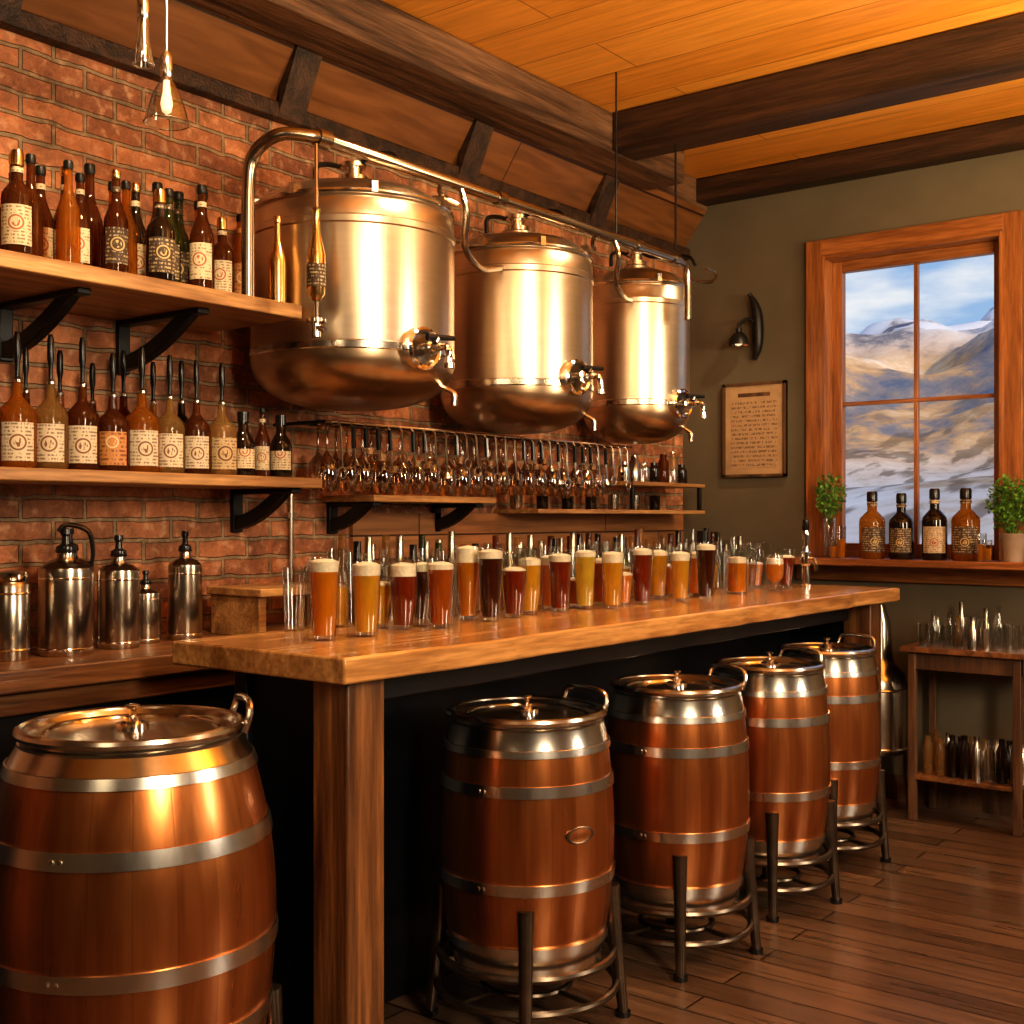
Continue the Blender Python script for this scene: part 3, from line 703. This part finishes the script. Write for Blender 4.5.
# ---------------------------------------------------------------- barrels
def barrel(name,x,y,R,zb,zt,rz,tr=.87,handle=.09,badge=False,hoops=(.36,.73),ha=0,col=.115):
    b=MB(); H=zt-zb
    def r(t): return R*(1-(1-tr)*((t-.5)/.5)**2) if t>.5 else R*(1-.17*((t-.5)/.5)**2)
    tcut=1-col
    b.lathe([(0,zb),(r(0)*.97,zb)]+[(r(.13*i/4)+.001,zb+H*.13*i/4) for i in range(5)],M_hoop,56)
    b.lathe([(r(.13+(tcut-.13)*i/20),zb+H*(.13+(tcut-.13)*i/20)) for i in range(21)],M_barrel,72)
    def hoop(t,w,o=.005):
        t0,t1=t-w/2,t+w/2
        b.lathe([(r(t0),zb+H*t0),(r(t0)+o,zb+H*t0+.001),(r(t)+o,zb+H*t),(r(t1)+o,zb+H*t1-.001),(r(t1),zb+H*t1)],M_hoop,64)
    for h in hoops: hoop(h,.046)
    hoop(.115,.04,.007); hoop(tcut-.015,.03,.006)
    for t in hoops:
        for da in (-.03,.03):
            a=-.5+da; M=Matrix.Rotation(a,4,'Z')@Matrix.Translation((r(t)+.005,0,zb+H*t))@Matrix.Rotation(PI/2,4,'Y')
            b.lathe([(.006,0),(.005,.003),(0,.004)],M_steel,8,M)
    rt=r(1)
    b.lathe([(r(tcut)+.002,zb+H*tcut),(rt+.004,zt-.035),(rt+.004,zt-.03),(rt-.004,zt-.026),(rt-.004,zt-.018)],M_steel,64)
    b.ring(rt+.001,zt-.01,.011,M_steel,64)
    b.lathe([(rt+.002,zt-.012),(rt-.008,zt-.006),(rt-.016,zt-.016),(rt-.03,zt-.02),(rt*.6,zt-.018),(rt*.3,zt-.012),(0,zt-.01)],M_steel,56)
    b.ring(rt*.8,zt-.018,.005,M_chrome,48)
    b.lathe([(.035,zt-.016),(.035,zt-.002),(.018,zt+.002),(.018,zt+.012),(.008,zt+.014),(.008,zt+.028),(.016,zt+.03),(.016,zt+.036),(0,zt+.04)],M_chrome,20)
    b.tube([(-.05,0,zt+.006),(.05,0,zt+.006)],.006,M_chrome,8)
    hw=handle; HM=Matrix.Rotation(ha,4,'Z')
    b.tube(smoothpts([HM@Vector(q) for q in [(-hw,rt-.004,zt-.03),(-hw,rt+.008,zt+.005),(-hw*.8,rt+.012,zt+.03),(0,rt+.014,zt+.036),(hw*.8,rt+.012,zt+.03),(hw,rt+.008,zt+.005),(hw,rt-.004,zt-.03)]],6),.008,M_steel,10)
    if badge:
        t=.56; M=Matrix.Rotation(.62,4,'Z')@Matrix.Translation((r(t)-.003,0,zb+H*t))@Matrix.Rotation(PI/2,4,'Y')@Matrix.Diagonal((.5,1,1,1))
        b.lathe([(.045,0),(.045,.005),(.041,.006),(.037,.005),(0,.005)],[M_leg,M_leg,M_leg,M_barrel],28,M)
    lt=zb+.2
    for i in range(4):
        a=i*PI/2
        ca,sa=math.cos(a),math.sin(a)
        r0,r1=R*.97,R*1.1
        b.tube([(r1*ca,r1*sa,.012),((r0+.006)*ca,(r0+.006)*sa,lt*.75),(r0*ca,r0*sa,lt)],[.015,.02,.023],M_leg,12)
        b.tube([(r1*ca,r1*sa,0),(r1*ca,r1*sa,.014)],.022,M_blackp,12)
        b.tube([(r0*ca,r0*sa,zb-.014),(0,0,zb-.014)],.013,M_leg,8)
    b.ring(R*1.02,.1,.011,M_leg,56)
    b.ring(R*.99,zb+.02,.012,M_leg,56)
    b.ring(R*.55,zb-.01,.009,M_leg,40)
    b.ring(R*.5,.1,.009,M_leg,40)
    for i in range(4):
        a=i*PI/2+PI/4; b.tube([(R*1.02*math.cos(a),R*1.02*math.sin(a),.1),(R*.5*math.cos(a),R*.5*math.sin(a),.1)],.007,M_leg,8)
    return b.obj(name,(x,y,0),rz,angle=30)
barrel('copper_barrel',-2.035,2.70,.247,.17,.866,math.atan2(-2.7,2.0),badge=True,ha=.7)
barrel('copper_barrel',-1.955,3.40,.233,.17,.87,math.atan2(-3.4,1.95)+.05,ha=.6)
barrel('copper_barrel',-1.945,4.06,.218,.17,.872,math.atan2(-4.06,1.95)+.05,ha=.9)
barrel('copper_barrel',-1.99,4.69,.213,.17,.872,math.atan2(-4.69,2)+.1,ha=.8)
barrel('copper_barrel',-2.235,1.55,.305,.15,.96,math.atan2(-1.55,2.235),.75,.07,hoops=(.25,.44,.725),ha=.15,col=.085)

# ---------------------------------------------------------------- back wall items
b=MB(); x0,x1,z0,z1=-3.087,-2.72,1.62,2.126
b.box(x0,x1,WY-.02,WY,z0,z1,M_black)
for (a,c,d,e) in [(x0,x1,z0,z0+.015),(x0,x1,z1-.015,z1),(x0,x0+.015,z0,z1),(x1-.015,x1,z0,z1)]:
    b.box(a,c,WY-.03,WY-.01,d,e,M_table)
b.box(x0+.015,x1-.015,WY-.023,WY-.019,z0+.015,z1-.015,plain('parchment_edge',(.44,.29,.16),rough=.8))
b.box(x0+.05,x1-.05,WY-.025,WY-.022,z0+.05,z1-.1,M_paper)
b.box(x0+.09,x1-.09,WY-.025,WY-.022,z1-.075,z1-.055,M_table)
b.obj('framed_certificate')
b=MB(); cx=-2.9
b.tube(smoothpts([(cx+.0,WY-.02,2.25),(cx+.015,WY-.022,2.31),(cx+.02,WY-.025,2.4),(cx+.015,WY-.03,2.5),(cx-.005,WY-.04,2.57),(cx-.02,WY-.05,2.6)],6),[.012+.02*math.sin(min(1,i/26)*PI) for i in range(31)],M_black,14)
b.tube(smoothpts([(cx+.015,WY-.03,2.44),(cx-.01,WY-.08,2.46),(cx-.045,WY-.11,2.43),(cx-.05,WY-.11,2.4)],6),.009,M_black,8)
M=Matrix.Translation((cx-.05,WY-.11,2.32))
b.lathe([(.055,0),(.05,.03),(.03,.06),(.016,.07),(.016,.09),(0,.092)],M_black,28,M)
b.lathe([(.054,.001),(.045,.03),(.02,.055)],M_steel,28,M)
b.lathe([(0,-.005),(.018,.003),(.02,.02),(.01,.05)],M_bulb,16,M)
b.obj('wall_sconce',bevel=0)
tx0,tx1,ty0,ty1=-1.98,-1.42,5.5,5.86
b=MB()
b.box(tx0,tx1,ty0,ty1,.78,.805,M_backw)
b.box(tx0+.03,tx1-.03,ty0+.03,ty1-.02,.7,.78,M_table)
for x in (tx0+.03,tx1-.065):
    for y in (ty0+.025,ty1-.05): b.box(x,x+.035,y,y+.035,0,.78,M_table)
b.box(tx0+.04,tx1-.04,ty0+.03,ty1-.03,.19,.21,M_backw)
b.obj('side_table',bevel=.003)
b=MB()
for i in range(24):
    x=tx0+.09+(i%8)*.056+.015*(i//8%2); y=5.56+(i//8)*.1; q=random.random(); H=random.uniform(.09,.15); M=Matrix.Translation((x,y,.805))
    if q<.7: b.lathe([(0,0),(.022,0),(.024,H)],random.choice([M_glassb,M_steel,M_glassb,M_glassb]),14,M)
    else: b.lathe([(0,0),(.022,0),(.023,H*.8),(.012,H*1.05),(.012,H*1.4),(0,H*1.4)],random.choice([M_glassb,M_steeld,M_clearb]),14,M)
b.obj('table_glassware')
b=MB()
for i in range(16):
    x=tx0+.1+(i%8)*.055; y=5.6+(i//8)*.12; H=random.uniform(.15,.19); M=Matrix.Translation((x,y,.212))
    b.lathe([(0,0),(.025,0),(.026,H*.75),(.014,H*.9),(.014,H*1.05),(0,H*1.05)],random.choice([M_glassb,M_steel,M_clearb,M_dark]),14,M)
b.obj('table_jars')
b=MB(); 
b.lathe([(0,.27),(.12,.27),(.135,.29),(.135,.6),(.12,.65),(.075,.7),(.065,.74),(.055,.9),(.035,.96),(.03,.98),(0,.98)],M_steeld,32)
b.ring(.137,.3,.007,M_steel); b.ring(.137,.58,.007,M_steel)
for i in range(3):
    a=i*2*PI/3; b.tube([(.12*math.cos(a),.12*math.sin(a),.29),(.14*math.cos(a),.14*math.sin(a),0)],.01,M_leg,8)
b.tube(smoothpts([(.03,0,.9),(.09,0,.88),(.13,0,.78),(.13,0,.62)],6),.012,M_steeld,10)
b.obj('steel_still',(-2.145,5.68,0),-1.9)
def plant(name,x,y,z,fr,fh,ph,pr,pot,n):
    b=MB()
    b.lathe([(0,0),(pr*.8,0),(pr,ph*.9),(pr*1.05,ph),(pr*.92,ph),(pr*.9,ph*.88)],pot,24)
    b.lathe([(0,ph*.85),(pr*.9,ph*.86)],M_soil,20)
    for i in range(14):
        a=random.uniform(0,2*PI); q=random.uniform(.2,.8)*fr
        b.tube(smoothpts([(0,0,ph*.8),(q*.3*math.cos(a),q*.3*math.sin(a),ph+.03),(q*math.cos(a),q*math.sin(a),fh*random.uniform(.75,1))],3),.0015,M_leaf,5)
    cz=(ph+fh)/2+.02; hz=(fh-ph)/2+.02
    for i in range(n):
        while True:
            p=Vector((random.uniform(-1,1),random.uniform(-1,1),random.uniform(-1,1)))
            if .3<p.length<1: break
        c=Vector((p.x*fr,p.y*fr*.85,cz+p.z*hz))
        R=Matrix.Rotation(random.uniform(0,2*PI),4,'Z')@Matrix.Rotation(random.uniform(-1.2,1.2),4,'X')@Matrix.Rotation(random.uniform(-.8,.8),4,'Y')
        L=random.uniform(.014,.026)
        M=Matrix.Translation(c)@R
        b.add([(0,0,0),(L*.4,L*.5,.002),(0,L*1.2,-.003),(-L*.4,L*.5,.002)],[(0,1,2,3)],M_leaf,M)
    return b.obj(name,(x,y,z))
plant('potted_herb',-2.43,5.76,1.2,.08,.39,.2,.03,M_glassb,420)
plant('potted_herb',-1.54,5.74,1.2,.115,.36,.13,.055,M_ceram,800)
b=MB()
for x,h in ((-2.33,.16),(-2.37,.1),(-1.66,.13),(-1.635,.1)):
    b.lathe([(0,0),(.02,0),(.023,h)],M_glassb,16,Matrix.Translation((x,5.67,1.2)))
    b.lathe([(0,.005),(.018,.005),(.02,h*.6)],L_amber,16,Matrix.Translation((x,5.67,1.2)))
b.obj('sill_tumblers')
def pendant(x,y,z,s):
    b=MB()
    b.tube([(0,0,.1),(0,0,CZ-z)],.0035,M_steel,8)
    b.lathe([(.01,.06),(.016,.07),(.016,.12),(.006,.135),(0,.135)],M_steel,16)
    b.lathe([(.058*s,-.05),(.056*s,-.045),(.05*s,-.02),(.035*s,.025),(.016,.06),(.012,.08)],M_glassb,28)
    b.ring(.058*s,-.05,.002,M_steel,28)
    b.lathe([(0,-.03),(.012,-.02),(.016,0),(.01,.03),(.008,.06)],M_glassb if s<.9 else M_bulb,16)
    b.obj('pendant_lamp',(x,y,z))
pendant(-2.6,1.905,2.47,1); pendant(-2.6,1.835,2.6,.45)

# ---------------------------------------------------------------- outside
M_hill,nt,bs=newmat('mountain')
tc=nd(nt,'ShaderNodeTexCoord'); sp=nd(nt,'ShaderNodeSeparateXYZ'); nt.links.new(tc.outputs['Object'],sp.inputs[0])
nn=nd(nt,'ShaderNodeTexNoise'); nn.inputs['Scale'].default_value=.07; nn.inputs['Detail'].default_value=11; nn.inputs['Roughness'].default_value=.66; nt.links.new(tc.outputs['Object'],nn.inputs['Vector'])
hi=ramp(nt,[(.38,(.12,.15,.22)),(.46,(.27,.23,.22)),(.52,(.56,.34,.17)),(.59,(.68,.48,.3)),(.68,(.82,.76,.68))]); nt.links.new(nn.outputs['Fac'],hi.inputs['Fac'])  # tan slopes and snow; the dark blue is shadow painted into the colour
lo=ramp(nt,[(.36,(.2,.15,.11)),(.46,(.4,.31,.23)),(.52,(.5,.47,.46)),(.66,(.62,.62,.64))]); nt.links.new(nn.outputs['Fac'],lo.inputs['Fac'])  # tan ground and snow; the pale grey also paints in haze
mr=nd(nt,'ShaderNodeMapRange'); mr.inputs['From Min'].default_value=4; mr.inputs['From Max'].default_value=8; nt.links.new(sp.outputs['Z'],mr.inputs['Value'])
mm=nd(nt,'ShaderNodeMix'); mm.data_type='RGBA'; nt.links.new(mr.outputs[0],mm.inputs[0]); nt.links.new(lo.outputs['Color'],mm.inputs[6]); nt.links.new(hi.outputs['Color'],mm.inputs[7])
sn=ramp(nt,[(.44,(0,0,0)),(.52,(.85,.85,.85))]); nt.links.new(nn.outputs['Fac'],sn.inputs['Fac'])
mr2=nd(nt,'ShaderNodeMapRange'); mr2.inputs['From Min'].default_value=20; mr2.inputs['From Max'].default_value=28; nt.links.new(sp.outputs['Z'],mr2.inputs['Value'])
m4=nd(nt,'ShaderNodeMix'); m4.data_type='RGBA'; m4.inputs[7].default_value=(.66,.71,.8,1); nt.links.new(mth(nt,'MULTIPLY',mr2.outputs[0],sn.outputs['Color']),m4.inputs[0]); nt.links.new(mm.outputs[2],m4.inputs[6])
n5=nd(nt,'ShaderNodeTexNoise'); n5.inputs['Scale'].default_value=.5; n5.inputs['Detail'].default_value=8
nt.links.new(coords(nt,(1,.25,1)),n5.inputs['Vector'])
tr5=ramp(nt,[(.52,(0,0,0)),(.6,(.7,.7,.7))]); nt.links.new(n5.outputs['Fac'],tr5.inputs['Fac'])
m6=nd(nt,'ShaderNodeMix'); m6.data_type='RGBA'; m6.inputs[7].default_value=(.11,.075,.05,1)
mr6=nd(nt,'ShaderNodeMapRange'); mr6.inputs['From Min'].default_value=16; mr6.inputs['From Max'].default_value=6; nt.links.new(sp.outputs['Z'],mr6.inputs['Value'])
nt.links.new(mth(nt,'MULTIPLY',tr5.outputs['Color'],mr6.outputs[0]),m6.inputs[0]); nt.links.new(m4.outputs[2],m6.inputs[6])
nt.links.new(m6.outputs[2],bs.inputs['Base Color']); bs.inputs['Roughness'].default_value=.95; bs.inputs['Specular IOR Level'].default_value=.1
b=MB(); nx,ny=120,100; vs=[];fs=[]
def sst(a,c,t): t=max(0,min(1,(t-a)/(c-a))); return t*t*(3-2*t)
for j in range(ny+1):
    Y=14+j*(210-14)/ny
    for i in range(nx+1):
        X=-190+i*240/nx
        n1=noise.fractal(Vector((X*.018,Y*.018,1.3)),1,2,5)
        n2=noise.noise(Vector((X*.11,Y*.06,8)))
        z=-2.5+6.0*sst(25,70,Y)*(1+.5*noise.noise(Vector((X*.05,Y*.03,5))))+25*sst(80,165,Y)*(1+.7*n1)*(1+.0012*(X+70))+2.5*n2*sst(60,110,Y)
        vs.append((X,Y,z))
for j in range(ny):
    for i in range(nx):
        o=j*(nx+1)+i; fs.append((o,o+1,o+nx+2,o+nx+1))
b.add(vs,fs,M_hill); b.obj('mountain_landscape',angle=80)

# ---------------------------------------------------------------- world
w=bpy.data.worlds.new('World'); S.world=w; w.use_nodes=True; nt=w.node_tree
bg=nt.nodes['Background']; tc=nd(nt,'ShaderNodeTexCoord'); sp=nd(nt,'ShaderNodeSeparateXYZ'); nt.links.new(tc.outputs['Generated'],sp.inputs[0])
r=ramp(nt,[(0,(.62,.74,.88)),(.15,(.36,.53,.78)),(.5,(.14,.32,.75))]); nt.links.new(sp.outputs['Z'],r.inputs['Fac'])
n=nd(nt,'ShaderNodeTexNoise'); n.inputs['Scale'].default_value=9; n.inputs['Detail'].default_value=7
mp=nd(nt,'ShaderNodeMapping'); mp.inputs['Scale'].default_value=(1,1,3.5); nt.links.new(tc.outputs['Generated'],mp.inputs[0]); nt.links.new(mp.outputs[0],n.inputs['Vector'])
r2=ramp(nt,[(.44,(0,0,0)),(.66,(1,1,1))]); nt.links.new(n.outputs['Fac'],r2.inputs['Fac'])
mx=nd(nt,'ShaderNodeMix'); mx.data_type='RGBA'; mx.inputs[7].default_value=(.87,.87,.9,1)
nt.links.new(r2.outputs['Color'],mx.inputs[0]); nt.links.new(r.outputs['Color'],mx.inputs[6]); nt.links.new(mx.outputs[2],bg.inputs[0]); bg.inputs[1].default_value=.85

# ---------------------------------------------------------------- lights
def area(name,loc,tgt,size,power,col,sy=None):
    l=bpy.data.lights.new(name,'AREA'); l.energy=power; l.color=col; l.size=size
    if sy: l.shape='RECTANGLE'; l.size_y=sy
    o=bpy.data.objects.new(name,l); o.location=loc; o.rotation_euler=(Vector(tgt)-Vector(loc)).to_track_quat('-Z','Y').to_euler(); COL.objects.link(o); return o
def spot(name,loc,tgt,power,col,ang=70,rad=.08,blend=.6):
    l=bpy.data.lights.new(name,'SPOT'); l.energy=power; l.color=col; l.spot_size=math.radians(ang); l.spot_blend=blend; l.shadow_soft_size=rad
    o=bpy.data.objects.new(name,l); o.location=loc; o.rotation_euler=(Vector(tgt)-Vector(loc)).to_track_quat('-Z','Y').to_euler(); COL.objects.link(o); return o
W=(1,.77,.47)
area('key_light',(1.4,.9,2.5),(-2.4,3.0,1.0),.5,104,(1,.8,.55),1.3)
area('right_fill_light',(1.9,4.3,2.1),(-2.4,3.8,1.0),.6,62,(1,.85,.64),1.5)  # added area light from the right; that wall has no window
area('fill_light',(-.6,-1.4,2.7),(-2.8,2,1.4),.8,6,W)
for y,e in ((1.7,76),(2.9,48),(4.1,48),(5.2,52)):
    spot('ceiling_spot',(-2.05,y,3.0),(-3.2,y+.1,1.7),e,(1,.76,.46),66,.05)
for y in (2.4,3.6,4.8): spot('counter_spot',(-1.7,y,3.0),(-2.25,y,1.0),68,W,46,.05)
area('ceiling_fill',(.2,3.9,2.2),(.0,4.2,3.25),1.0,92,(1,.7,.33))  # this and the next: unseen lamps added to brighten the ceiling
area('ceiling_fill',(-1.4,1.8,2.5),(-1.4,2.4,3.25),.6,13,(1,.66,.32))
l=bpy.data.lights.new('sun','SUN'); l.energy=3.4; l.angle=.02; l.color=(1,.8,.58)
o=bpy.data.objects.new('sun',l); o.rotation_euler=Vector((-.8,.3,-.32)).to_track_quat('-Z','Y').to_euler(); COL.objects.link(o)
# ---------------------------------------------------------------- camera
cd=bpy.data.cameras.new('camera'); cam=bpy.data.objects.new('camera',cd); COL.objects.link(cam)
cam.location=(0,0,1.4); cam.rotation_euler=(PI/2,0,math.radians(37.7)); cd.sensor_width=36; cd.lens=1199/1024*36; cd.shift_y=6/1024
cd.clip_end=1000; S.camera=cam
try:
    S.view_settings.view_transform='Standard'; S.view_settings.look='None'
    S.view_settings.exposure=.08; S.view_settings.gamma=.97
    S.view_settings.look='Medium High Contrast'
except Exception as e: print('LOOK',e)
